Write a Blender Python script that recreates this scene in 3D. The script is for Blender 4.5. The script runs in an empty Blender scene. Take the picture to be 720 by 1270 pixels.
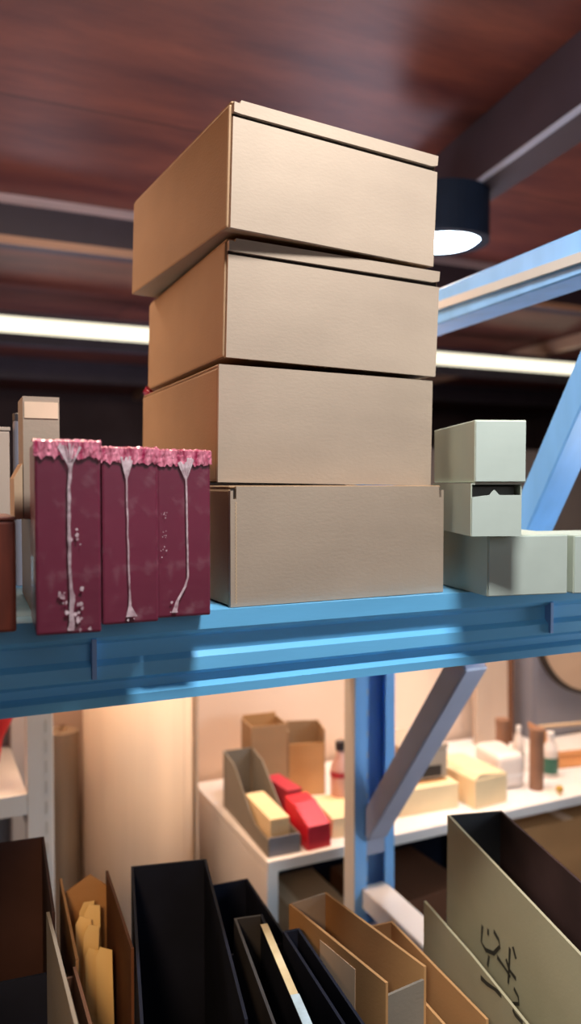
import bpy, bmesh, math, random
from math import sin, cos, pi, radians, atan
from mathutils import Vector, Matrix, Euler

random.seed(7)
sc = bpy.context.scene
col = sc.collection
CAM_H = 1.7

# ------------------------------------------------------------------ materials
def nodes_of(name):
    m = bpy.data.materials.new(name); m.use_nodes = True
    nt = m.node_tree; nt.nodes.clear()
    out = nt.nodes.new('ShaderNodeOutputMaterial')
    return m, nt, out

def mat(name, c, rough=.6, var=.12, scale=14., stretch=(1, 1, 1), metal=0., bump=0., bscale=60., c2=None, spec=.5, coat=0.):
    """Principled surface whose colour drifts with noise between c and c2."""
    m, nt, out = nodes_of(name)
    p = nt.nodes.new('ShaderNodeBsdfPrincipled')
    tc = nt.nodes.new('ShaderNodeTexCoord')
    mp = nt.nodes.new('ShaderNodeMapping'); mp.inputs['Scale'].default_value = stretch
    nt.links.new(tc.outputs['Object'], mp.inputs['Vector'])
    n = nt.nodes.new('ShaderNodeTexNoise'); n.inputs['Scale'].default_value = scale; n.inputs['Detail'].default_value = 4
    nt.links.new(mp.outputs['Vector'], n.inputs['Vector'])
    r = nt.nodes.new('ShaderNodeValToRGB')
    lo = tuple(max(0, x * (1 - var)) for x in c); hi = c2 if c2 else tuple(min(1, x * (1 + var)) for x in c)
    r.color_ramp.elements[0].color = (*lo, 1); r.color_ramp.elements[0].position = .3
    r.color_ramp.elements[1].color = (*hi, 1); r.color_ramp.elements[1].position = .7
    nt.links.new(n.outputs['Fac'], r.inputs['Fac']); nt.links.new(r.outputs['Color'], p.inputs['Base Color'])
    p.inputs['Roughness'].default_value = rough; p.inputs['Metallic'].default_value = metal
    p.inputs['Specular IOR Level'].default_value = spec
    p.inputs['Coat Weight'].default_value = coat
    if bump:
        b = nt.nodes.new('ShaderNodeTexNoise'); b.inputs['Scale'].default_value = bscale
        nt.links.new(mp.outputs['Vector'], b.inputs['Vector'])
        bp = nt.nodes.new('ShaderNodeBump'); bp.inputs['Strength'].default_value = bump; bp.inputs['Distance'].default_value = .004
        nt.links.new(b.outputs['Fac'], bp.inputs['Height']); nt.links.new(bp.outputs['Normal'], p.inputs['Normal'])
    nt.links.new(p.outputs['BSDF'], out.inputs['Surface'])
    return m

def emit(name, c, s):
    m, nt, out = nodes_of(name)
    e = nt.nodes.new('ShaderNodeEmission'); e.inputs['Color'].default_value = (*c, 1); e.inputs['Strength'].default_value = s
    nt.links.new(e.outputs['Emission'], out.inputs['Surface'])
    return m

def film(name, tint, gloss, opacity):
    """clear crinkled plastic film"""
    m, nt, out = nodes_of(name)
    t = nt.nodes.new('ShaderNodeBsdfTransparent'); t.inputs['Color'].default_value = (*tint, 1)
    g = nt.nodes.new('ShaderNodeBsdfPrincipled'); g.inputs['Roughness'].default_value = gloss
    g.inputs['Base Color'].default_value = (.75, .5, .55, 1)
    tc = nt.nodes.new('ShaderNodeTexCoord')
    n = nt.nodes.new('ShaderNodeTexNoise'); n.inputs['Scale'].default_value = 45; n.inputs['Detail'].default_value = 5
    nt.links.new(tc.outputs['Object'], n.inputs['Vector'])
    b = nt.nodes.new('ShaderNodeBump'); b.inputs['Strength'].default_value = .5; b.inputs['Distance'].default_value = .004
    nt.links.new(n.outputs['Fac'], b.inputs['Height']); nt.links.new(b.outputs['Normal'], g.inputs['Normal'])
    r = nt.nodes.new('ShaderNodeMapRange'); r.inputs[1].default_value = .55; r.inputs[2].default_value = .8
    r.inputs[3].default_value = opacity * .35; r.inputs[4].default_value = min(1, opacity * 2.2)
    nt.links.new(n.outputs['Fac'], r.inputs[0])
    mx = nt.nodes.new('ShaderNodeMixShader')
    nt.links.new(r.outputs[0], mx.inputs[0]); nt.links.new(t.outputs[0], mx.inputs[1]); nt.links.new(g.outputs[0], mx.inputs[2])
    nt.links.new(mx.outputs[0], out.inputs['Surface'])
    return m

def kraft(name, c, var=.1):
    return mat(name, c, .75, var, 5, (1, 1, 1.8), bump=.06, bscale=160, spec=.25)

M = {}
M['kraft'] = kraft('kraft_board', (.385, .305, .235))
M['kraft_side_shade'] = kraft('kraft_board_side_shade', (.36, .225, .125))  # same kraft, with the dim warm side light put into its colour
M['kraft_warm'] = kraft('warm_kraft_board', (.5, .27, .115))
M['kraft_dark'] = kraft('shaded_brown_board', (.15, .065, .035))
M['kraft_grey'] = kraft('grey_brown_board', (.23, .2, .165))
M['kraft_edge'] = kraft('cut_board_edge', (.55, .4, .26))
M['slot'] = mat('dark_slot', (.03, .022, .018), .9)
M['olive'] = kraft('olive_grey_board', (.46, .41, .27), .08)
M['black_board'] = mat('black_board', (.009, .012, .026), .7, .3, 9, spec=.2)
M['shaded_inside'] = mat('shaded_inside_board', (.06, .03, .028), .8, .3, 7, spec=.2)  # shade inside the open cartons put into this dark colour
M['charcoal'] = mat('charcoal_board', (.035, .035, .04), .5, .25, 8)
M['brown_wood'] = mat('red_brown_grained_board', (.15, .026, .011), .45, .35, 20, (5, 5, .5))
M['maroon'] = mat('maroon_card', (.14, .009, .036), .38, .15, 10, coat=.25)
M['film'] = film('shrink_film', (1, .96, .97), .12, .08)
M['crinkle'] = mat('crinkled_film_glare', (.42, .02, .09), .2, .2, 60, (2.5, 1, .6), bump=1.0, bscale=90, c2=(.9, .34, .45), coat=.4)  # glare along the film edges put into the pink and whitish colour
M['seam'] = mat('white_film_seam', (.5, .3, .35), .3, .25, 120, bump=.6, c2=(.75, .6, .64))
M['mint'] = mat('pale_green_card', (.5, .56, .46), .55, .07, 9, bump=.05)
M['mint_front'] = mat('pale_mint_card', (.55, .64, .58), .5, .07, 9, bump=.05)
M['mint_in'] = mat('carton_inside_grey', (.2, .2, .19), .8, .1)
M['blue'] = mat('blue_enamel', (.15, .50, .84), .33, .1, 3, (1, 6, 6), bump=.03, spec=.6, coat=.15)
M['blue_upright'] = mat('light_blue_enamel', (.22, .49, .88), .36, .1, 3, (6, 6, 1), spec=.5)
M['blue_pale'] = mat('pale_blue_enamel', (.27, .43, .75), .4, .12, 4, spec=.5)
M['blue_grey'] = mat('grey_blue_enamel', (.4, .42, .54), .4, .12, 5, spec=.5)
M['off_white'] = mat('off_white_metal', (.6, .55, .5), .45, .08, 5)
M['deck'] = mat('blue_steel_deck', (.07, .24, .42), .5, .15, 6)
M['white'] = mat('white_laminate', (.74, .69, .66), .45, .05, 4)
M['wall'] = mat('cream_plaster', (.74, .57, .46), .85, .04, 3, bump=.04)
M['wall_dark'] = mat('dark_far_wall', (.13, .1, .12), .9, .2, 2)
M['wall_grey'] = mat('grey_far_partition', (.3, .27, .3), .9, .1, 2)
M['floor'] = mat('grey_concrete_floor', (.3, .28, .27), .6, .15, 3, bump=.05)
M['foam'] = mat('cream_foam_sheet', (.8, .61, .46), .8, .05, 3, (6, 6, .4))
M['kroll'] = mat('brown_wrapping_paper', (.36, .26, .18), .8, .08, 5, (4, 4, .4))
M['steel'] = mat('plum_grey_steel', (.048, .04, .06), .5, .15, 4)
M['steel_lip'] = mat('lit_steel_lip', (.58, .5, .55), .45, .15, 6, (.4, 6, 6))  # light caught by the flange edges put into this paler colour
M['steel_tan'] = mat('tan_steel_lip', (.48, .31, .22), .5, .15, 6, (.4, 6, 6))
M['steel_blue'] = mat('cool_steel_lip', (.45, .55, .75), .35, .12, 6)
M['red'] = mat('bright_red_card', (.62, .012, .03), .4, .12, 8)
M['red_dark'] = mat('dull_red_card', (.42, .03, .05), .5, .15, 8)
M['cream'] = mat('cream_card', (.8, .6, .35), .6, .06, 10)
M['slip'] = mat('cream_paper', (1., .72, .33), .7, .04, 10)
M['tube'] = mat('brown_paper_tube', (.24, .115, .065), .6, .12, 9)
M['bottle'] = mat('milky_plastic', (.72, .62, .56), .25, .06, 6)
M['bottle_pink'] = mat('pinkish_plastic', (.62, .36, .3), .3, .08, 6)
M['green'] = mat('green_label', (.04, .13, .085), .5, .15, 10)
M['cap_black'] = mat('dark_cap', (.03, .025, .025), .4, .1)
M['grey_locker'] = mat('lavender_grey_steel', (.2, .2, .24), .5, .1, 3)
M['taupe'] = mat('taupe_board', (.45, .35, .28), .7, .08, 4, (3, 3, .5))
M['disc'] = mat('tan_round_board', (.5, .36, .26), .6, .06, 5, (1, 1, 5))
M['orange'] = mat('orange_brown_card', (.5, .22, .08), .6, .12, 8)
M['brass'] = mat('amber_stopper', (.5, .3, .05), .4, .1)
M['ink'] = mat('black_marker_ink', (.035, .03, .02), .7, .3, 40)
M['label'] = mat('paper_label', (.82, .6, .42), .6, .1, 12)
M['film_glint'] = mat('cream_film_glint', (.85, .66, .36), .15, .15, 30, c2=(.95, .8, .5), coat=.5)
M['silver'] = mat('shiny_pale_film', (.55, .68, .75), .12, .2, 60, coat=.6)
M['pink'] = mat('pink_film', (.7, .05, .15), .3, .2, 40)
M['lamp_black'] = mat('dark_lamp_metal', (.01, .016, .032), .7, .2, 6, spec=.15)
M['strip'] = emit('warm_white_diffuser', (1., .92, .70), 1.7)
M['disc_light'] = emit('cool_white_diffuser', (.72, .88, 1.), 16)
M['wire'] = mat('steel_wire', (.2, .2, .2), .4)

def ceiling_mat():
    m, nt, out = nodes_of('polished_mahogany_board')
    p = nt.nodes.new('ShaderNodeBsdfPrincipled'); tc = nt.nodes.new('ShaderNodeTexCoord')
    mp = nt.nodes.new('ShaderNodeMapping'); mp.inputs['Scale'].default_value = (.8, 3., 1)
    nt.links.new(tc.outputs['Object'], mp.inputs['Vector'])
    n = nt.nodes.new('ShaderNodeTexNoise'); n.inputs['Scale'].default_value = 2.2; n.inputs['Detail'].default_value = 6; n.inputs['Roughness'].default_value = .65
    nt.links.new(mp.outputs[0], n.inputs['Vector'])
    r = nt.nodes.new('ShaderNodeValToRGB'); r.color_ramp.elements[0].position = .32; r.color_ramp.elements[1].position = .72
    r.color_ramp.elements[0].color = (.085, .024, .026, 1); r.color_ramp.elements[1].color = (.22, .068, .045, 1)
    nt.links.new(n.outputs['Fac'], r.inputs['Fac'])
    br = nt.nodes.new('ShaderNodeTexBrick'); br.inputs['Scale'].default_value = 1.
    br.inputs['Brick Width'].default_value = 2.44; br.inputs['Row Height'].default_value = 1.22
    br.inputs['Mortar Size'].default_value = .006; br.inputs['Mortar Smooth'].default_value = .4
    br.inputs['Color1'].default_value = (1, 1, 1, 1); br.inputs['Color2'].default_value = (.8, .8, .85, 1); br.inputs['Mortar'].default_value = (.3, .3, .35, 1)
    nt.links.new(tc.outputs['Object'], br.inputs['Vector'])
    mx = nt.nodes.new('ShaderNodeMix'); mx.data_type = 'RGBA'; mx.blend_type = 'MULTIPLY'; mx.inputs[0].default_value = 1
    nt.links.new(r.outputs[0], mx.inputs[6]); nt.links.new(br.outputs[0], mx.inputs[7])
    nt.links.new(mx.outputs[2], p.inputs['Base Color'])
    p.inputs['Roughness'].default_value = .42; p.inputs['Specular IOR Level'].default_value = .3
    nt.links.new(p.outputs[0], out.inputs[0])
    return m
M['ceiling'] = ceiling_mat()

# ------------------------------------------------------------------ mesh helpers
def obj(name, bm, m, parent=None, loc=None, rot=None, smooth=False):
    bmesh.ops.recalc_face_normals(bm, faces=bm.faces[:])
    me = bpy.data.meshes.new(name); bm.to_mesh(me); bm.free()
    if smooth:
        for p in me.polygons: p.use_smooth = True
    mm = M[m] if isinstance(m, str) else m
    me.materials.append(mm)
    o = bpy.data.objects.new(name, me); col.objects.link(o)
    if parent is not None: o.parent = parent
    if loc is not None: o.location = loc
    if rot is not None: o.rotation_euler = rot
    return o

def tag(o, label=None, cat=None, group=None, kind=None):
    if label: o['label'] = label
    if cat: o['category'] = cat
    if group: o['group'] = group
    if kind: o['kind'] = kind
    return o

def thing(name, label, cat, loc=(0, 0, 0), rot=(0, 0, 0), group=None):
    o = bpy.data.objects.new(name, None); col.objects.link(o)
    o.empty_display_size = .05
    o.location = loc; o.rotation_euler = rot
    return tag(o, label, cat, group)

def struct(name, bm, m, parent=None, **k):
    o = obj(name, bm, m, parent, **k)
    if parent is None: o['kind'] = 'structure'
    return o

def box(bm, x0, x1, y0, y1, z0, z1, mtx=None):
    vs = [bm.verts.new(Vector(v)) for v in ((x0, y0, z0), (x1, y0, z0), (x1, y1, z0), (x0, y1, z0), (x0, y0, z1), (x1, y0, z1), (x1, y1, z1), (x0, y1, z1))]
    if mtx is not None:
        for v in vs: v.co = mtx @ v.co
    for f in ((0, 1, 2, 3), (4, 5, 6, 7), (0, 1, 5, 4), (1, 2, 6, 5), (2, 3, 7, 6), (3, 0, 4, 7)):
        bm.faces.new([vs[i] for i in f])
    return vs

def bx(x0, x1, y0, y1, z0, z1, bev=0., seg=2):
    bm = bmesh.new(); box(bm, x0, x1, y0, y1, z0, z1)
    if bev:
        bmesh.ops.bevel(bm, geom=bm.edges[:], offset=bev, segments=seg, profile=.6, affect='EDGES')
    return bm

def prism(poly, axis, a, b):
    """extrude a 2-D polygon along axis 'x','y' or 'z' from a to b"""
    bm = bmesh.new()
    def P(u, v, t):
        return {'x': (t, u, v), 'y': (u, t, v), 'z': (u, v, t)}[axis]
    A = [bm.verts.new(P(u, v, a)) for u, v in poly]; B = [bm.verts.new(P(u, v, b)) for u, v in poly]
    n = len(poly)
    bm.faces.new(A); bm.faces.new(B[::-1])
    for i in range(n): bm.faces.new((A[i], A[(i + 1) % n], B[(i + 1) % n], B[i]))
    return bm

def lathe(prof, seg=24):
    bm = bmesh.new(); rings = []
    for r, z in prof:
        rings.append([bm.verts.new((r * cos(2 * pi * k / seg), r * sin(2 * pi * k / seg), z)) for k in range(seg)] if r > 1e-6 else [bm.verts.new((0, 0, z))])
    for A, B in zip(rings, rings[1:]):
        for k in range(seg):
            k2 = (k + 1) % seg
            if len(A) == 1 and len(B) == 1: continue
            if len(A) == 1: bm.faces.new((A[0], B[k], B[k2]))
            elif len(B) == 1: bm.faces.new((A[k], A[k2], B[0]))
            else: bm.faces.new((A[k], A[k2], B[k2], B[k]))
    return bm

def bar(p, q, w, h, lip=None):
    """rectangular bar from p to q lying in a plane of constant x; w across x, h across the bar"""
    p, q = Vector(p), Vector(q); d = (q - p); L = d.length; d.normalize()
    ex = Vector((1, 0, 0)); ez = ex.cross(d).normalized()
    mt = Matrix((ex, d, ez)).transposed().to_4x4(); mt.translation = p
    bm = bmesh.new(); box(bm, -w / 2, w / 2, 0, L, -h / 2, h / 2, mt)
    bmesh.ops.bevel(bm, geom=bm.edges[:], offset=.003, segments=1, affect='EDGES')
    return bm

def ribbon(pts, ws, y):
    """flat wavy ribbon in the x-z plane at depth y"""
    bm = bmesh.new(); L = []; R = []
    for (x, z), w in zip(pts, ws):
        L.append(bm.verts.new((x - w / 2, y, z))); R.append(bm.verts.new((x + w / 2, y - .0006, z)))
    for i in range(len(pts) - 1): bm.faces.new((L[i], R[i], R[i + 1], L[i + 1]))
    return bm

# ------------------------------------------------------------------ the setting
struct('floor', bx(-4, 9, -3, 10, -.1, 0), 'floor')
struct('ceiling', bx(-4, 9, -3, 10, 2.8, 2.9), 'ceiling')
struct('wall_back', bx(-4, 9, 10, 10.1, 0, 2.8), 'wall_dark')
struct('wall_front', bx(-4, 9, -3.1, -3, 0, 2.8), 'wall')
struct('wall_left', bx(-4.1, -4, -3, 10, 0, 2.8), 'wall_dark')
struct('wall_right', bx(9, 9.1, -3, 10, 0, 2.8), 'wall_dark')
struct('wall_middle', bx(-1.6, 5.2, 2.45, 2.53, 0, 1.46), 'wall')
struct('wall_far_partition', bx(3.3, 9, 6.6, 6.68, 0, 2.05), 'wall_grey')

def steel_beam(length, loc, rz, lip, low, depth=.185, top=.032, foot=.03, side=1, wid=.07):
    """channel: flat dark web with a pale lip above and below, mouth facing side"""
    root = bpy.data.objects.new('ceiling_beam', None); col.objects.link(root)
    root.location = loc; root.rotation_euler = (0, 0, rz); root['kind'] = 'structure'
    obj('web', bx(0, length, -.006, wid - .001, -depth + .0005, -.0005), 'steel', root)
    if top: obj('top_lip', bx(0, length, -.022, -.0065, -top, -.0005), lip, root)
    obj('bottom_lip', bx(0, length, -.016, -.0065, -depth, -depth + foot), low, root)
    return root
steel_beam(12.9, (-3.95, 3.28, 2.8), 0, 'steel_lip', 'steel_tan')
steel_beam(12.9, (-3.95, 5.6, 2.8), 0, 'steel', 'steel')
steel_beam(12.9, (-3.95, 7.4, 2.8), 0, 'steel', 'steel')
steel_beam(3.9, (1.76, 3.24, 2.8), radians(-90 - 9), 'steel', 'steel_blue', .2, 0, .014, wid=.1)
for k, (x, y, rz) in enumerate([(1.9, 3.6, 85), (3.0, 3.6, 83), (4.3, 3.6, 83)]):
    struct('ceiling_purlin', bx(0, 6.0, -.03, .03, -.09, 0), 'steel_tan', loc=(x, y, 2.79), rot=(0, 0, radians(rz)))

# ------------------------------------------------------------------ lights that show
t = thing('linear_ceiling_light', 'long glowing warm white strip light hung under the dark red ceiling', 'light', (-2.5, 4.79, 2.6))
obj('diffuser', bx(0, 10, -.045, .045, -.045, .03, .01), 'strip', t)
obj('housing', bx(0, 10, -.05, .05, .031, .06), 'steel', t)
for x in (1, 4, 7, 9): obj('suspension_wire', bx(x - .004, x + .004, -.004, .004, .06, .2), 'wire', t)

t = thing('ceiling_downlight', 'round black can downlight with a glowing bluish white face', 'light', (1.506, 2.11, 2.45))
obj('can', lathe([(.118, .0), (.145, .0), (.145, .15), (0, .15)], 40), 'lamp_black', t, smooth=False)
obj('lens', lathe([(0, .004), (.06, -.004), (.1, -.001), (.118, .012)], 40), 'disc_light', t, smooth=True)

# ------------------------------------------------------------------ the blue rack
Z1 = 1.5538          # upper shelf height
Z0 = .60            # lower shelf height
YF, YB = .885, 1.66
XR, XL = .945, -1.36
t = rack = thing('storage_rack', 'blue painted steel storage rack with a ribbed front beam and diagonal end braces', 'rack', (0, 0, 0))
def beam_profile(zt, yf, s=1):
    # ribbed box beam, front face toward -y when s = 1
    pts = [(0, -.0008), (0, -.022), (.004, -.027), (.011, -.031), (.011, -.049), (.004, -.055), (.003, -.070), (.010, -.075), (.010, -.084), (0, -.089), (0, -.1), (.045, -.1), (.045, -.0008)]
    return [(yf + s * a, zt + b) for a, b in pts]
for zt in (Z1, Z0):
    obj('shelf_beam', prism(beam_profile(zt, YF), 'x', XL + .1, XR), 'blue', rack)
    obj('shelf_beam', prism(beam_profile(zt, YB + .05, -1), 'x', XL + .1, XR), 'blue', rack)
    bm = bmesh.new(); box(bm, XL + .1, XR, YF + .046, YB + .004, zt - .018, zt - .0008)
    obj('shelf_deck', bm, 'deck', rack)
for x in (.176, .826):
    obj('beam_clip', bx(x - .0025, x + .0025, YF - .001, YF + .02, Z1 - .068, Z1 - .024), 'blue_pale', rack)

def upright(x0, x1, y0, y1, face):
    """open channel upright with slotted web and inturned lips, mouth toward -y when face = 1"""
    w = x1 - x0
    P = [(x0, y0), (x0 + .032, y0), (x0 + .032, y0 + .006), (x0 + .006, y0 + .006), (x0 + .006, y1 - .006), (x1 - .006, y1 - .006), (x1 - .006, y0 + .006), (x1 - .026, y0 + .006), (x1 - .026, y0), (x1, y0), (x1, y1), (x0, y1)]
    if face < 0: P = [(x, y0 + y1 - y) for x, y in P]
    return prism(P, 'z', .008, 2.45)
for (x0, x1) in ((XR, XR + .11), (XL, XL + .11)):
    for yy, fc in ((YB, 1), (YF, -1)):
        u = obj('upright', upright(x0, x1, yy, yy + .05, fc), 'blue_upright', rack)
        obj('foot_plate', bx(x0 - .02, x1 + .02, yy - .02, yy + .07, 0.0, .008), 'blue', u)
        if fc > 0 and x0 > 0:
            obj('side_strip', bx(x0 - .0025, x0 - .0003, yy + .001, yy + .05, .01, 2.44), 'off_white', u, ).__setitem__('label', 'off white strip along upright side')  # thin off white strip laid over the upright's outer side
            for k in range(24):
                zz = .66 + k * .052
                obj('punched_slot', bx(x0 + .05, x0 + .06, yy + .0425, yy + .0437, zz, zz + .014), 'off_white', u)
    xm = (x0 + x1) / 2
    yb, yf = YB + .012, YF + .038
    for z, mm in ((.125, 'blue_pale'), (.70, 'white'), (2.05, 'blue_upright'), (1.50, 'blue_pale')):
        if z == 1.50: continue
        s = obj('strut', bar((xm, yf, z + (.02 if z > 2 else -.02 if z > .5 else 0)), (xm, yb, z), .07, .072 if z > 2 else .05), mm, rack)
        if z > 2:
            obj('strut_lip', bx(xm - .042, xm - .0355, yf, yb, z - .012 + .012, z + .004 + .012), 'off_white', s)
    # diagonal braces
    obj('brace', bar((xm, yf, 1.965), (xm, 1.285, 1.36), .062, .05), 'blue_upright', rack)
    b = obj('brace', bar((xm, 1.296, 1.352), (xm, yb, .86), .055, .056), 'blue_grey', rack)
    obj('brace_bracket', bx(xm - .03, xm + .03, yb - .01, yb + .03, .80, .90, .004), 'blue_grey', b)
    obj('brace', bar((xm, yf, .18), (xm, yb, .62), .045, .04), 'blue_grey', rack)

# ------------------------------------------------------------------ kraft cartons piled on the shelf
def mailer(name, label, p, W, H, D, lip=True, notch=False, mats=('kraft', 'kraft_side_shade', 'kraft')):
    x, y, z, ya, ro = p
    t = thing(name, label, 'box', (x, y, z), Matrix.Rotation(ya, 3, 'Z').__matmul__(Matrix.Rotation(ro, 3, 'Y')).to_euler(), 'kraft cartons piled on the shelf')
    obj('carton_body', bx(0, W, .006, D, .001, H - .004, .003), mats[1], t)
    if lip:
        # locking front panel, then the lid with its tucked lip proud of it
        obj('front_panel', prism([(.003, 0), (W - .003, 0), (W - .001, H - .0235), (.003, H - .0205)], 'y', .0006, .006), mats[0], t)
        obj('front_slot', bx(.004, W - .004, .0035, .0058, H - .024, H - .014), 'slot', t)
        bm = prism([(.003, H - .0160), (.012, H - .0168), (W - .012, H - .0185), (W - .003, H - .016), (W - .002, H - .003), (.012, H - .0008), (.0105, H - .005), (.003, H - .004)], 'y', -.0022, .006)
        obj('lid_lip', bm, mats[0], t)
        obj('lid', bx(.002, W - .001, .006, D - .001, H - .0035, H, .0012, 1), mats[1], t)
    else:
        if notch:
            pl = [(0, 0), (W, 0), (W, H - .006), (W - .004, H - .006), (W - .004, H - .016), (W - .0075, H - .016), (W - .0075, H - .001), (.0075, H - .001), (.0075, H - .016), (.0035, H - .016), (.0035, H - .006), (0, H - .006)]
        else:
            pl = [(0, 0), (W, 0), (W, H - .001), (0, H - .001)]
        obj('front_panel', prism(pl, 'y', 0, .0055), mats[0], t)
        if notch:
            obj('front_slot', bx(.002, W - .002, .0056, .0059, H - .02, H - .004), 'slot', t)
            bm = bmesh.new(); prev = None
            for k in range(61):   # wavy cut edge of the board along one corner
                zz = .003 + k * (H - .022) / 60; xx = .0055 + .0014 * (k % 2)
                q = (bm.verts.new((xx, -.0004, zz)), bm.verts.new((xx + .0016, -.0004, zz)))
                if prev: bm.faces.new((prev[0], prev[1], q[1], q[0]))
                prev = q
            obj('fluted_edge', bm, 'kraft_edge', t)
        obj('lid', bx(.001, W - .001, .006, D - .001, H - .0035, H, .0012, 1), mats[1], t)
    return t

mailer('mailer_carton', 'kraft carton at the very top of the pile, tipped, with open slit under its lid', (.344, .913, 2.0065, .048, .030), .308, .152, .396)
mailer('mailer_carton', 'second kraft carton from the top of the pile, lid lip pressed down', (.346, .935, 1.8555, -.025, .026), .31, .146, .393)
mailer('mailer_carton', 'plain fronted kraft carton resting directly on the lowest carton of the pile', (.339, .939, 1.702, -.023, .015), .31, .146, .399, lip=False)
mailer('mailer_carton', 'lowest kraft carton of the pile, standing on the blue shelf, with two corner notches', (.337, .890, Z1, .028, .0), .31, .144, .40, lip=False, notch=True)

# scrap of pink film caught on the pile
bm = bmesh.new(); bmesh.ops.create_icosphere(bm, subdivisions=2, radius=.007)
for v in bm.verts: v.co = Vector((v.co.x * (1 + random.uniform(-.4, .3)), v.co.y * (1 + random.uniform(-.4, .3)), max(v.co.z, -.005) * (1 + random.uniform(-.1, .5)) + .005))
tag(obj('film_scrap', bm, 'pink', loc=(.3545, 1.322, 1.8485)), 'tiny scrap of pink film caught beside the kraft cartons', 'scrap')

# ------------------------------------------------------------------ maroon boxes in shrink film
def wrapped(label, p, W, H, D, seam, ws, blobs, twist):
    x, y, ya = p
    t = thing('shrink_wrapped_box', label, 'box', (x, y, Z1), (0, 0, ya), 'maroon shrink wrapped boxes on the shelf')
    obj('carton', bx(0, W, 0, D, 0, H - .003, .0025), 'maroon', t)
    w = obj('shrink_film', bx(-.0007, W + .0007, -.0007, D + .0007, .0003, H - .0015, .003), 'film', t)
    # puckered film along the top edge
    bm = bmesh.new(); nx, ny = 26, 12; g = []
    for j in range(ny + 1):
        row = []
        for i in range(nx + 1):
            u = i / nx; s = j / ny
            xx = u * (W + .002) - .001
            amp = .0015 * (.3 + random.random())
            if s < .45:      # hangs over the front edge
                k = s / .45
                row.append(bm.verts.new((xx, -.0012 - amp * .5, H - .015 - .005 * random.random() * (1 - k) + k * .013 + (0 if k < .9 else .001))))
            else:
                k = (s - .45) / .55
                row.append(bm.verts.new((xx, k * (D * .5), H - .001 + amp)))
        g.append(row)
    for j in range(ny):
        for i in range(nx): bm.faces.new((g[j][i], g[j][i + 1], g[j + 1][i + 1], g[j + 1][i]))
    obj('film_pucker', bm, 'crinkle', w)
    bm = ribbon([(a * W, b * H) for a, b in seam], ws, -.0024)
    for (a, b, r, n) in blobs:
        for _ in range(n):
            cx = a * W + random.gauss(0, r); cz = b * H + random.gauss(0, r * 1.3); rr = r * random.uniform(.25, .6)
            vs = [bm.verts.new((cx + rr * cos(k * 1.047 + cx * 900) * random.uniform(.5, 1.1), -.0022, cz + rr * 1.2 * sin(k * 1.047 + cx * 900) * random.uniform(.5, 1.1))) for k in range(6)]
            bm.faces.new(vs)
    # ragged triangle where the seam fans out at the top
    a0, b0 = seam[-1]
    for k in range(7):
        o1 = (k - 3) * .0022; z0 = b0 * H
        vs = [bm.verts.new(q) for q in ((a0 * W + o1 * .15, -.0026, z0 - .004), (a0 * W + o1 * 1.5 * twist - .0012, -.0023, z0 + .012 + .008 * random.random()), (a0 * W + o1 * 1.5 * twist + .0013, -.0023, z0 + .012 + .009 * random.random()))]
        bm.faces.new(vs)
    obj('film_seam', bm, 'seam', w)
    return t
J = lambda: random.uniform(-.012, .012)
sA = [(.52, .02), (.54, .06), (.53, .12), (.55, .18), (.53, .24), (.52, .3)] + [(.52 + J(), .3 + .05 * k) for k in range(1, 11)] + [(.535, .85), (.53, .88)]
wrapped('maroon box in clear film, tallest of the three, patchy white marks near its foot', (.104, .800, -.085), .0615, .189, .105, sA, [.006, .005, .004, .005, .003, .0025] + [.0024 + .0008 * (k % 2) for k in range(10)] + [.003, .006], [(.52, .1, .0055, 12), (.6, .13, .006, 6), (.62, .5, .0035, 5), (.42, .2, .003, 3)], 1.0)
sB = [(.50, .04), (.47, .1)] + [(.47 - .05 * k / 9 + J() * .5, .1 + .082 * k) for k in range(1, 10)]
wrapped('maroon box in clear film with one thin straight seam, between two other maroon boxes', (.1745, .832, .0), .059, .185, .15, sB, [.012, .003] + [.0016] * 9, [(.5, .05, .0035, 5)], .55)
sC = [(.3, .03), (.36, .1), (.5, .18), (.56, .24)] + [(.56 - .03 * k / 8 + J() * .4, .24 + .075 * k) for k in range(1, 9)]
wrapped('maroon box in clear film with a bent seam, beside the lowest kraft carton', (.2375, .851, -.05), .060, .184, .15, sC, [.006, .003, .0025, .002] + [.0018] * 8, [(.3, .05, .003, 4), (.12, .5, .002, 8), (.15, .62, .002, 6), (.1, .4, .002, 5)], .8)

# ------------------------------------------------------------------ things beside the maroon boxes
t = thing('charcoal_box', 'low charcoal box behind the tallest maroon box, under a tan carton', 'box', (.117, .925, Z1), (0, 0, -.06))
obj('carton', bx(0, .045, 0, .2, 0, .104, .002), 'charcoal', t)
obj('lid', bx(-.001, .046, -.001, .201, .1042, .1065), 'charcoal', t)
t = thing('tan_carton', 'small upright tan carton standing on the charcoal box', 'box', (.104, .935, Z1 + .107), (0, 0, -.04))
obj('carton', prism([(.006, 0), (.045, 0), (.045, .136), (.006, .136)], 'y', 0, .07), 'kraft', t)
obj('end_flap', prism([(-.004, 0), (.005, 0), (.005, .062), (-.004, .045)], 'y', -.0, .07), 'kraft_edge', t)
obj('tape_strip', bx(.0075, .0435, -.0008, -.0002, .112, .13), 'label', t)
t = thing('brown_box', 'red-brown grained box at the shelf edge, standing beside the maroon boxes', 'box', (-.03, .832, Z1), (0, 0, .0))
obj('carton', bx(0, .12, 0, .09, 0, .11, .003), 'brown_wood', t)
obj('lid', bx(-.0008, .1208, -.0008, .0908, .1103, .114, .001, 1), 'brown_wood', t)
t = thing('tan_board_box', 'tan upright carton at the back of the shelf behind the red-brown box', 'box', (.02, 1.2, Z1))
obj('carton', bx(0, .103, 0, .1, 0, .22, .002), 'taupe', t)
obj('lid', bx(-.001, .104, -.001, .101, .2205, .226, .001, 1), 'taupe', t)
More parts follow.
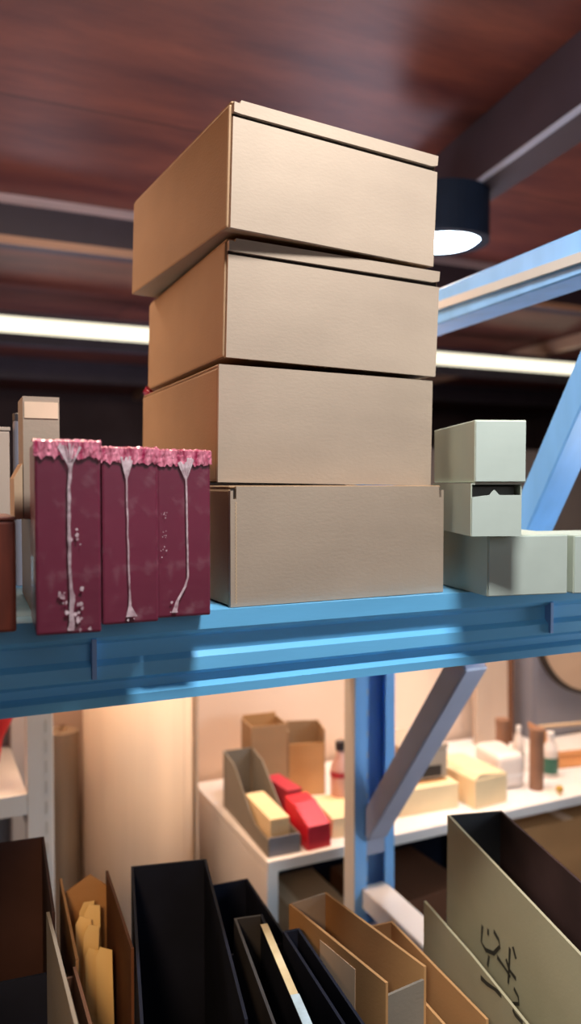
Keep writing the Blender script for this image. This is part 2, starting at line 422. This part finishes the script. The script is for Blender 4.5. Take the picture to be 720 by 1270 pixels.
t = thing('grey_tube', 'thin grey tube standing between two tan cartons on the shelf', 'tube', (.137, 1.215, Z1))
obj('tube_wall', lathe([(0, 0), (.008, 0), (.008, .235), (.006, .235), (.006, .2), (0, .2)], 16), 'grey_locker', t)
obj('end_cap', lathe([(0, .236), (.0082, .236), (.0082, .246), (0, .248)], 16), 'charcoal', t)

# ------------------------------------------------------------------ pale green cartons
def mint_box(label, loc, rz, W, H, D, opened=False):
    t = thing('pale_green_carton', label, 'box', loc, (0, 0, rz), 'pale green cartons on the shelf')
    if not opened:
        obj('sleeve', bx(0, W, .002, D, 0, H, .0018), 'mint', t)
        obj('end_flap', bx(.0012, W - .0012, .0, .0018, .001, H - .0015, .0006, 1), 'mint_front', t)
    else:
        for nm, b in (('side_panel', (0, .0015, .0015, D, 0, H)), ('side_panel', (W - .0015, W, .0015, D, 0, H)), ('top_panel', (.0016, W - .0016, .0015, D, H - .0015, H)), ('base_panel', (.0016, W - .0016, .0015, D, 0, .0015)), ('back_panel', (.0016, W - .0016, D - .002, D - .0005, .0016, H - .0016))):
            obj(nm, bx(*b), 'mint', t)
        pl = [(.001, 0), (W - .001, 0), (W - .001, H * .78), (W * .55, H * .78), (W * .5, H * .83), (W * .45, H * .88), (W * .40, H * .84), (W * .36, H * .78), (.001, H * .74)]
        obj('end_flap', prism(pl, 'y', -.001, .0005), 'mint_front', t)
        obj('inner_flap', bx(.003, W - .003, .02, .0215, .003, H - .004), 'mint_in', t)
    return t
mint_box('pale green carton with a plain closed end, topmost of its pile', (.631, .812, 1.7015), -.36, .066, .078, .20)
mint_box('pale green carton with an open end and tabbed flap, in the middle of its pile', (.628, .815, 1.6345), -.36, .065, .066, .19, True)
mint_box('wide pale green carton lying flat, lowest of its pile on the blue shelf', (.669, .832, Z1), -.17, .118, .0795, .21)
mint_box('pale green carton of which only a narrow strip shows, beside the wide lowest green carton', (.792, .808, Z1), -.15, .10, .078, .1)

# ------------------------------------------------------------------ open cartons on the lower shelf
T = .004
def open_box(name, label, back_left, ztop, W, L, yaw, mats, front_h=1., back_h=1., zb=None, cat='box', left_h=1., right_h=1., group='open cartons on the lower shelf', tilt=0):
    """open-topped carton; origin at back left on the shelf, length runs toward -y"""
    zb = Z0 if zb is None else zb
    H = ztop - zb
    t = thing(name, label, cat, (back_left[0], back_left[1], zb), (0, 0, yaw), group)
    mo, mi, mb, mf = mats       # outer left wall, right wall (inner face seen), back wall, front wall
    obj('side_panel', prism([(-L, 0), (0, 0), (0, H * left_h), (-L, H * left_h)], 'x', 0, T), mo, t)
    obj('side_panel', prism([(-L, 0), (0, 0), (0, H * right_h), (-L, H * right_h)], 'x', W - T, W), mi, t)
    if tilt:
        obj('back_panel', prism([(T, 0), (W - T, 0), (W - T, H * back_h - tilt), (W * .62, H * back_h), (T, H * back_h - tilt * 1.2)], 'y', -T, 0), mb, t)
    else:
        obj('back_panel', bx(T, W - T, -T, 0, 0, H * back_h), mb, t)
    obj('front_panel', bx(T, W - T, -L, -L + T, 0, H * front_h), mf, t)
    obj('base_panel', bx(T, W - T, -L + T, -T, 0, T), mb, t)
    return t

open_box('open_carton', 'dark brown open carton with a shade-dark inside beside the carton of paper slips', (.016, 1.371), 1.12, .17, .25, radians(-4.8), ('kraft_dark', 'shaded_inside', 'shaded_inside', 'black_board'), front_h=.84)
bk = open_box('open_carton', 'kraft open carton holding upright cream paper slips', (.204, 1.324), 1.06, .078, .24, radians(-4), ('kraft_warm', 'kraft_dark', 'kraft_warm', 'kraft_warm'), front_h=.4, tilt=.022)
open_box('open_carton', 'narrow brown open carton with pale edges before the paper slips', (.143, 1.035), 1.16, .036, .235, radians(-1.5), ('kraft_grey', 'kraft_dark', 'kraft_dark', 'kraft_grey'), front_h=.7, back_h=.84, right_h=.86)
open_box('open_carton', 'black open carton, widest of the black ones, beside the paper slips', (.317, 1.306), 1.065, .125, .42, radians(-12.3), ('black_board', 'black_board', 'black_board', 'black_board'), front_h=.7)
open_box('open_carton', 'grey and black slim carton with a shiny film edge', (.424, 1.11), 1.05, .044, .27, radians(-10), ('charcoal', 'black_board', 'charcoal', 'charcoal'), front_h=.9)
open_box('open_carton', 'thin black carton pressed against the long kraft carton', (.4795, 1.055), 1.045, .026, .24, radians(-5), ('black_board', 'black_board', 'black_board', 'black_board'), front_h=.95)
open_box('open_carton', 'black carton standing low behind the slim black and grey cartons', (.45, 1.40), .955, .11, .2, radians(-4), ('black_board', 'black_board', 'black_board', 'black_board'), front_h=.95)
kl = open_box('open_carton', 'long kraft open carton with a grey end and paper label on its side', (.516, 1.112), 1.05, .070, .235, radians(7.5), ('kraft_warm', 'kraft_warm', 'kraft', 'kraft_grey'), front_h=.96)
obj('paper_label', bx(-.0008, -.0002, -.17, -.085, .33, .435), 'label', kl)
open_box('open_carton', 'low orange-brown carton squeezed between the long kraft carton and the olive one', (.632, 1.1), .99, .062, .26, radians(-3), ('kraft_warm', 'kraft_warm', 'kraft_warm', 'kraft_warm'), front_h=.95)
og = open_box('open_carton', 'large olive grey open carton with black handwritten marks on its side', (.838, 1.147), 1.12, .102, .45, radians(-14), ('olive', 'shaded_inside', 'charcoal', 'olive'), front_h=.9)
og_outer = prism([(-.42, 0), (-.02, 0), (-.02, .382), (-.22, .4025), (-.42, .415)], 'x', -.05, -.046)
op = obj('outer_flap', og_outer, 'olive', og)

# film edge on the slim carton, its bright reflection put into the cream colour
sl = bpy.data.objects['open_carton.004']
fe = obj('film_edge', bx(.034, .0445, -.20, -.03, .4505, .4518), 'film_glint', sl)
obj('film_end', bx(.034, .0455, -.262, -.2, .4505, .452), 'silver', sl)

# handwritten marks: brush strokes in the plane of the olive carton's side (u toward the front, v up)
def stroke(bm, pts, w, x):
    prev = None
    for i, (u, v) in enumerate(pts):
        a = pts[max(0, i - 1)]; b = pts[min(len(pts) - 1, i + 1)]
        d = Vector((b[0] - a[0], b[1] - a[1])).normalized(); n = Vector((-d.y, d.x)) * w / 2 * random.uniform(.75, 1.2)
        A = bm.verts.new((x, -(u + n.x), v + n.y)); B = bm.verts.new((x, -(u - n.x), v - n.y))
        if prev: bm.faces.new((prev[0], prev[1], B, A))
        prev = (A, B)
INK = [[(.1485, .404), (.1449, .375), (.1615, .3719), (.1893, .3828), (.21, .4051), (.206, .4132), (.1886, .4172)], [(.1689, .4099), (.1691, .3994)],
       [(.1737, .3701), (.1682, .35)], [(.2009, .3843), (.2272, .3828), (.2454, .3804)], [(.2427, .4222), (.2413, .4014), (.2385, .3661)],
       [(.2514, .4289), (.2622, .417)], [(.2305, .3984), (.2416, .3882), (.2628, .3878)], [(.2562, .3705), (.2701, .3662), (.272, .3575), (.2533, .3454)]]
INK_LOW = [[(.253, .3905), (.2737, .394), (.2988, .402), (.3094, .404), (.3197, .405)], [(.3526, .4085), (.359, .4061), (.3806, .4085)]]
mk = bmesh.new()
for q in INK: stroke(mk, q, .0065, -.0007)
obj('handwritten_mark', mk, 'ink', og)
mk = bmesh.new()
for q in INK_LOW: stroke(mk, q, .0065, -.0507)
obj('handwritten_mark', mk, 'ink', op)

# paper slips
for k, (u, v, a, b, h) in enumerate([(.024, -.105, .035, .0, .425), (.040, -.085, -.03, .0, .43), (.052, -.065, -.02, .0, .435), (.048, -.125, -.03, .0, .40), (.026, -.045, .03, .0, .43), (.058, -.145, -.02, .0, .41)]):
    bm = prism([(-.012, 0), (.012, 0), (.012, h - .014 * random.random()), (-.005, h), (-.012, h - .014)], 'y', -.0004, .0004)
    mw = bk.matrix_basis @ Matrix.Translation((u - sin(a) * .01, v, .006))
    names = ['tallest', 'next tallest', 'slanting', 'front', 'half hidden', 'edge-on']
    o = obj('paper_slip', bm, 'slip')
    o.matrix_basis = mw @ Euler((b, a, a * 6)).to_matrix().to_4x4()
    tag(o, 'cream paper slip standing with others in the kraft open carton', 'paper', 'cream paper slips in the kraft carton')

# ------------------------------------------------------------------ workbench behind the rack
ZT = .75
t = thing('workbench', 'long white laminate workbench with solid end panel behind the rack', 'table', (0, 0, 0))
obj('tabletop', bx(.79, 4.2, 1.83, 2.42, ZT - .03, ZT, .003), 'white', t)
obj('end_panel', bx(.79, .82, 1.832, 2.41, 0, ZT - .0305), 'white', t)
obj('end_panel', bx(4.15, 4.18, 1.832, 2.41, 0, ZT - .0305), 'white', t)
obj('back_panel', bx(.821, 4.149, 2.38, 2.40, .05, ZT - .0305), 'black_board', t)
obj('lower_shelf', bx(.821, 4.149, 1.95, 2.379, .18, .2), 'charcoal', t)

t = thing('file_tray', 'grey cardboard tray with a high back holding a cream carton on the white bench', 'tray', (.80, 1.85, ZT), (0, 0, radians(-2)), None)
sidep = [(0, 0), (.36, 0), (.36, .165), (.27, .155), (.10, .05), (0, .045)]
obj('side_panel', prism(sidep, 'x', 0, .003), 'kraft_grey', t)
obj('side_panel', prism(sidep, 'x', .087, .09), 'kraft_grey', t)
obj('front_panel', bx(.0031, .0869, 0, .003, 0, .05), 'grey_locker', t)
obj('back_panel', bx(.0031, .0869, .357, .36, 0, .165), 'kraft_grey', t)
obj('base_panel', bx(.0031, .0869, .0031, .3569, 0, .003), 'kraft_grey', t)
t = thing('cream_carton', 'cream slab shaped carton lying in the grey tray on the bench', 'box', (.812, 1.865, ZT + .0035), (radians(0), 0, radians(-2)))
obj('carton', bx(0, .055, 0, .19, 0, .088, .004), 'cream', t)
obj('end_label', bx(.01, .045, .1895, .1905, .05, .08), 'red_dark', t)
t = thing('red_box', 'bright red glossy box with sloping top at the front of the white bench', 'box', (.909, 1.842, ZT), (0, 0, radians(3)))
obj('carton', prism([(0, 0), (.13, 0), (.13, .1), (.08, .095), (0, .06)], 'x', 0, .068), 'red', t)
obj('flap', prism([(-.001, .0605), (.079, .0955), (.079, .0975), (-.001, .0625)], 'x', .002, .066), 'red', t)
t = thing('dull_red_box', 'dull red slim box behind the cream carton on the bench', 'box', (.925, 2.0, ZT), (0, 0, radians(6)))
obj('carton', bx(0, .045, 0, .13, 0, .095, .003), 'red_dark', t)
obj('lid', bx(-.001, .046, -.001, .131, .0953, .1), 'red_dark', t)
open_box('bench_carton', 'tall kraft open carton against the cream wall on the bench', (.905, 2.30), ZT + .225, .115, .10, radians(-4), ('kraft_side_shade', 'kraft_side_shade', 'kraft_warm', 'kraft_side_shade'), zb=ZT, group='kraft cartons on the bench', back_h=1.05)
open_box('bench_carton', 'kraft open carton beside the bottle with a black cap', (1.045, 2.30), ZT + .2, .115, .11, radians(-16), ('kraft_side_shade', 'kraft_side_shade', 'kraft_side_shade', 'kraft_warm'), zb=ZT, group='kraft cartons on the bench', front_h=.8)
t = thing('cream_flat_carton', 'flat cream carton between the red box and the blue upright', 'box', (1.0, 1.88, ZT), (0, 0, radians(-6)))
obj('carton', bx(0, .09, 0, .16, 0, .045, .003), 'cream', t)
obj('lid', bx(-.001, .091, -.001, .161, .0452, .055, .002, 1), 'cream', t)

def bottle(label, loc, H, R, body, cap, band, bm_):
    t = thing('bottle', label, 'bottle', loc)
    obj('bottle_body', lathe([(0, 0), (R, 0), (R, H * .58), (R * .9, H * .68), (R * .45, H * .8), (R * .42, H * .88), (0, H * .88)]), body, t, smooth=True)
    obj('cap', lathe([(0, H * .885), (R * .5, H * .885), (R * .5, H), (0, H)]), cap, t)
    obj('label_band', lathe([(R * 1.005, H * band[0]), (R * 1.03, H * band[0]), (R * 1.03, H * band[1]), (R * 1.005, H * band[1])]), bm_, t)
bottle('pinkish bottle with a black cap and red band behind the blue upright', (1.10, 2.02, ZT), .21, .028, 'bottle_pink', 'cap_black', (.53, .6), 'red_dark')
bottle('milky bottle with dark green label, the one nearer the taupe board', (1.80, 2.075, ZT), .15, .018, 'bottle', 'white', (.08, .42), 'green')
bottle('milky bottle with dark green label beside the tall brown paper tube', (1.858, 1.99, ZT), .145, .024, 'bottle', 'white', (.1, .45), 'green')

def tube(label, loc, H, R):
    t = thing('paper_tube', label, 'tube', loc, group='brown paper tubes on the bench')
    obj('tube_wall', lathe([(0, 0), (R, 0), (R, H * .86), (0, H * .86)]), 'tube', t)
    obj('tube_lid', lathe([(0, H * .862), (R * 1.07, H * .862), (R * 1.07, H), (0, H)]), 'tube', t)
tube('brown paper tube with lid in front of the upright taupe board', (1.77, 2.12, ZT), .165, .022)
tube('brown paper tube with lid near the bench edge between green labelled bottles', (1.742, 1.925, ZT), .19, .022)

t = thing('tan_tray', 'low tan cardboard tray of goods on the bench beside the blue upright', 'tray', (1.235, 1.92, ZT), (0, 0, radians(-3)))
obj('tray_body', bx(0, .2, 0, .24, 0, .075, .003), 'cream', t)
obj('inner_well', bx(.02, .18, .03, .21, .0755, .077), 'kraft_warm', t)
t = thing('tan_carton', 'tan carton with a dark slot stacked on the low tan tray', 'box', (1.27, 1.96, ZT + .083), (0, 0, radians(-6)))
obj('carton', bx(0, .15, 0, .17, 0, .085, .004), 'kraft', t)
obj('slot', bx(.025, .13, -.001, -.0002, .006, .038), 'slot', t)
obj('lid', bx(-.002, .152, -.002, .172, .0855, .1, .002, 1), 'kraft', t)
t = thing('tan_carton', 'squat orange-tan carton with a pale flap next to the low tan tray', 'box', (1.468, 1.875, ZT), (0, 0, radians(4)))
obj('carton', bx(0, .125, 0, .2, 0, .085, .003), 'cream', t)
obj('flap', prism([(.001, .0855), (.124, .0855), (.124, .088), (.02, .1)], 'y', .002, .198), 'cream', t)
t = thing('cloth_roll', 'pale folded cloth pad beside the squat orange-tan carton', 'cloth', (1.62, 1.96, ZT), (0, 0, radians(-8)))
bm = bx(0, .1, 0, .15, 0, .11, .025, 4); obj('folded_cloth', bm, 'bottle', t, smooth=True)
obj('hem', bx(.003, .097, -.0012, .001, .04, .046), 'white', t)
t = thing('amber_stopper', 'small amber stopper lying on the bench edge', 'stopper', (1.775, 1.86, ZT))
obj('stopper_head', lathe([(0, .012), (.011, .012), (.012, .02), (.008, .026), (0, .027)], 16), 'brass', t)
obj('stopper_plug', lathe([(0, 0), (.007, 0), (.009, .0119), (0, .0119)], 16), 'cream', t)
t = thing('orange_basket', 'orange-brown shallow basket on the bench under the round board', 'basket', (1.93, 2.03, ZT + 0), (0, 0, radians(-10)))
obj('basket_wall', prism([(0, 0), (.22, 0), (.25, .12), (.245, .12), (.21, .006), (.01, .006), (-.025, .12), (-.03, .12)], 'y', 0, .14), 'orange', t)
obj('handle_bar', bx(-.03, .25, .06, .075, .1205, .128), 'kraft_edge', t)
t = thing('taupe_board', 'upright taupe board leaning on the wall behind the paper tubes', 'board', (1.835, 2.335, ZT), (radians(-2), 0, radians(-8)))
obj('board_face', bx(0, .13, 0, .03, .001, .68, .003), 'taupe', t)
obj('board_edge', bx(.1302, .15, .0, .03, .001, .68), 'kraft_dark', t)
t = thing('grey_locker', 'lavender grey steel cabinet standing on the bench behind the round board', 'cabinet', (2.06, 2.30, ZT))
obj('cabinet_shell', bx(0, .7, 0, .11, 0, .66, .004), 'grey_locker', t)
obj('door', bx(.01, .345, -.008, -.0005, .01, .65, .002, 1), 'grey_locker', t)
obj('door', bx(.355, .69, -.008, -.0005, .01, .65, .002, 1), 'grey_locker', t)
t = thing('hanging_board', 'large round tan board with a dark rim hung on the grey cabinet', 'board', (2.33, 2.2785, 1.185), (radians(90), 0, 0))
obj('board_face', lathe([(0, .0), (.27, .0), (.27, .012), (0, .012)], 64), 'disc', t)
obj('rim', lathe([(.2705, -.0115), (.284, -.0115), (.284, .016), (.2705, .016)], 64), 'slot', t)

# cartons standing under the bench
t = thing('floor_carton', 'orange-brown closed carton under the far end of the bench', 'box', (1.70, 1.96, .2), (0, 0, 0))
obj('carton', bx(0, .42, 0, .3, 0, .41, .004), 'kraft_warm', t); obj('tape_strip', bx(.19, .23, -.0008, .3, .4102, .411), 'label', t)
t = thing('floor_carton', 'dim brown carton under the bench beside the white end panel', 'box', (.84, 1.98, .2), (0, 0, 0))
obj('carton', bx(0, .3, 0, .3, 0, .27, .004), 'kraft_side_shade', t); obj('tape_strip', bx(.13, .17, .0, .3, .2702, .271), 'kraft_edge', t)
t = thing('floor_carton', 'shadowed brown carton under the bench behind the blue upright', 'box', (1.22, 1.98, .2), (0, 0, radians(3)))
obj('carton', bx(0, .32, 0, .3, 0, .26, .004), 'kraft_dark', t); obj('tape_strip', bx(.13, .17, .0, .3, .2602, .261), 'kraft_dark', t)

# ------------------------------------------------------------------ rolls and white shelving
t = thing('foam_roll', 'tall thick roll of cream foam sheet standing by the wall', 'roll', (.578, 2.27, 0))
bm = bmesh.new(); n = 120; ring = []
for k in range(n + 1):
    a = radians(-52) + 2 * pi * k / n * 2; r = .150 + .0045 * k / n * 2
    ring.append((r * cos(a), r * sin(a)))
lo = [bm.verts.new((x, y, 0)) for x, y in ring]; hi = [bm.verts.new((x, y, 1.38)) for x, y in ring]
for k in range(n): bm.faces.new((lo[k], lo[k + 1], hi[k + 1], hi[k]))
ob = obj('foam_sheet', bm, 'foam', t, smooth=True)
sm = ob.modifiers.new('thickness', 'SOLIDIFY'); sm.thickness = .0035
obj('loose_edge', prism([(.143, -.075), (.15, -.085), (.156, -.03), (.148, -.02)], 'z', 0, 1.38), 'white', t)
t = thing('paper_roll', 'brown paper roll standing beside the thick cream foam roll', 'roll', (.372, 2.33, 0))
obj('paper_wound', lathe([(.012, 0), (.045, 0), (.045, 1.0), (.012, 1.0)], 32), 'kroll', t, smooth=False)
obj('core_tube', lathe([(.009, 0), (.0115, 0), (.0115, 1.012), (.009, 1.012)], 20), 'kraft_edge', t)

t = thing('white_shelving', 'white slotted post shelving unit beside the brown paper roll', 'shelf', (0, 0, 0))
for (x, y) in ((.235, 2.0), (.235, 2.36), (-.75, 2.0), (-.75, 2.36)):
    p = obj('post', bx(x, x + .062, y, y + .035, 0, 1.42, .002, 1), 'white', t)
    bm = bmesh.new()
    for k in range(26): box(bm, x + .042, x + .047, y - .0008, y - .0002, .1 + k * .05, .13 + k * .05)
    obj('slot', bm, 'off_white', p)
for z in (.35, .955, 1.40): obj('shelf_board', bx(-.688, .2345, 2.0, 2.395, z - .05, z), 'white', t)
obj('side_brace', bx(.238, .25, 2.036, 2.359, .86, .9), 'grey_locker', t)
obj('back_panel', bx(-.70, .234, 2.397, 2.41, .36, 1.39), 'grey_locker', t)
t = thing('red_bag', 'bright red soft bag on the white shelving unit', 'bag', (.122, 2.11, .9555))
bm = bmesh.new(); nz, ns = 10, 20; g = []
for j in range(nz + 1):
    k = j / nz; r = .035 + .075 * k ** .8
    g.append([bm.verts.new((r * cos(2 * pi * i / ns) * (1 + .08 * sin(5 * i + j)), .7 * r * sin(2 * pi * i / ns), k * .24)) for i in range(ns)])
for j in range(nz):
    for i in range(ns): bm.faces.new((g[j][i], g[j][(i + 1) % ns], g[j + 1][(i + 1) % ns], g[j + 1][i]))
bm.faces.new(g[0]); bm.faces.new(g[-1])
obj('bag_body', bm, 'red', t, smooth=True)
obj('bag_tie', lathe([(.1, .2405), (.06, .255), (.02, .28), (0, .285)], 20), 'red_dark', t)

# ------------------------------------------------------------------ lights
def area(name, loc, tgt, sx, sy, e, c, spread=180):
    l = bpy.data.lights.new(name, 'AREA'); l.shape = 'RECTANGLE'; l.size = sx; l.size_y = sy; l.energy = e; l.color = c; l.spread = radians(spread)
    o = bpy.data.objects.new(name, l); col.objects.link(o); o.location = loc
    o.rotation_euler = (Vector(tgt) - Vector(loc)).to_track_quat('-Z', 'Y').to_euler()
    return o
area('aisle_light', (.42, .36, 2.74), (.6, .85, 1.5), .24, .16, 27, (.98, .96, .94))
area('bench_light', (1.0, 1.84, 2.42), (1.0, 2.25, .9), 3.6, .12, 72, (1., .70, .47))
area('warm_side_light', (-1.7, 1.9, 2.35), (.3, 1.1, 1.9), .8, .8, 19, (1., .40, .13))
area('strip_glow', (2.0, 4.79, 2.53), (2.0, 4.6, 0), 8, .08, 60, (1., .8, .55))
area('front_fill', (.6, -1.6, 2.3), (.6, 1., 1.7), 1.6, 1.0, 6.5, (.85, .92, 1.))
area('upright_fill', (1.55, .75, 1.42), (1., 1.66, 1.0), .3, .3, 6.5, (.75, .88, 1.))  # unseen lamp added to brighten the rear upright
area('ceiling_fill', (1.2, 3.3, 1.2), (1.2, 2.9, 2.8), 2.4, .8, 18, (1., .76, .76))  # unseen lamp behind the middle wall, added to light the ceiling
area('ceiling_sheen_fill', (2.37, 4.08, 1.3), (2.37, 4.08, 2.8), .45, 1.1, 18, (.72, .76, 1.))  # unseen lamp added for a pale reflection on the ceiling
area('ceiling_sheen_fill', (.8, 6.0, 1.25), (.8, 6.0, 2.8), .4, 1.2, 9, (.8, .76, .9))  # second unseen lamp, added for a fainter ceiling reflection
l = bpy.data.lights.new('low_warm_fill', 'SPOT'); l.energy = 26; l.color = (1., .62, .32); l.spot_size = radians(30); l.spot_blend = .5; l.shadow_soft_size = .06  # unseen spot added to warm the slips and lower cartons
o = bpy.data.objects.new('low_warm_fill', l); col.objects.link(o); o.location = (-.06, .3, 1.63)
o.rotation_euler = (Vector((.33, 1.2, 1.0)) - o.location).to_track_quat('-Z', 'Y').to_euler()
l = bpy.data.lights.new('low_carton_fill', 'SPOT'); l.energy = 22; l.color = (1., .95, .82); l.spot_size = radians(27); l.spot_blend = .3; l.shadow_soft_size = .05  # extra unseen spot added to light the olive carton's side
o = bpy.data.objects.new('low_carton_fill', l); col.objects.link(o); o.location = (.1, .2, 1.6)
o.rotation_euler = (Vector((.76, .77, .98)) - o.location).to_track_quat('-Z', 'Y').to_euler()
l = bpy.data.lights.new('downlight_beam', 'SPOT'); l.energy = 40; l.color = (.8, .9, 1.); l.spot_size = radians(100); l.spot_blend = .6; l.shadow_soft_size = .1
o = bpy.data.objects.new('downlight_beam', l); col.objects.link(o); o.location = (1.506, 2.11, 2.43)

w = bpy.data.worlds.new('world'); sc.world = w; w.use_nodes = True
w.node_tree.nodes['Background'].inputs[0].default_value = (.5, .45, .5, 1); w.node_tree.nodes['Background'].inputs[1].default_value = .25

# ------------------------------------------------------------------ camera
cd = bpy.data.cameras.new('camera'); cam = bpy.data.objects.new('camera', cd); col.objects.link(cam)
cd.sensor_fit = 'VERTICAL'; cd.sensor_height = 24.; cd.lens = 24. * 1000 / 1270
cd.clip_start = .02; cd.clip_end = 60
yaw, pit = radians(25), atan(35 / 1000)
fw = Vector((sin(yaw) * cos(pit), cos(yaw) * cos(pit), -sin(pit)))
cam.location = (0, 0, CAM_H); cam.rotation_euler = fw.to_track_quat('-Z', 'Y').to_euler()
cd.dof.use_dof = True; cd.dof.focus_distance = 1.0; cd.dof.aperture_fstop = 1.9
sc.camera = cam
sc.view_settings.view_transform = 'Standard'; sc.view_settings.look = 'None'
sc.view_settings.exposure = 0.; sc.view_settings.gamma = 1.
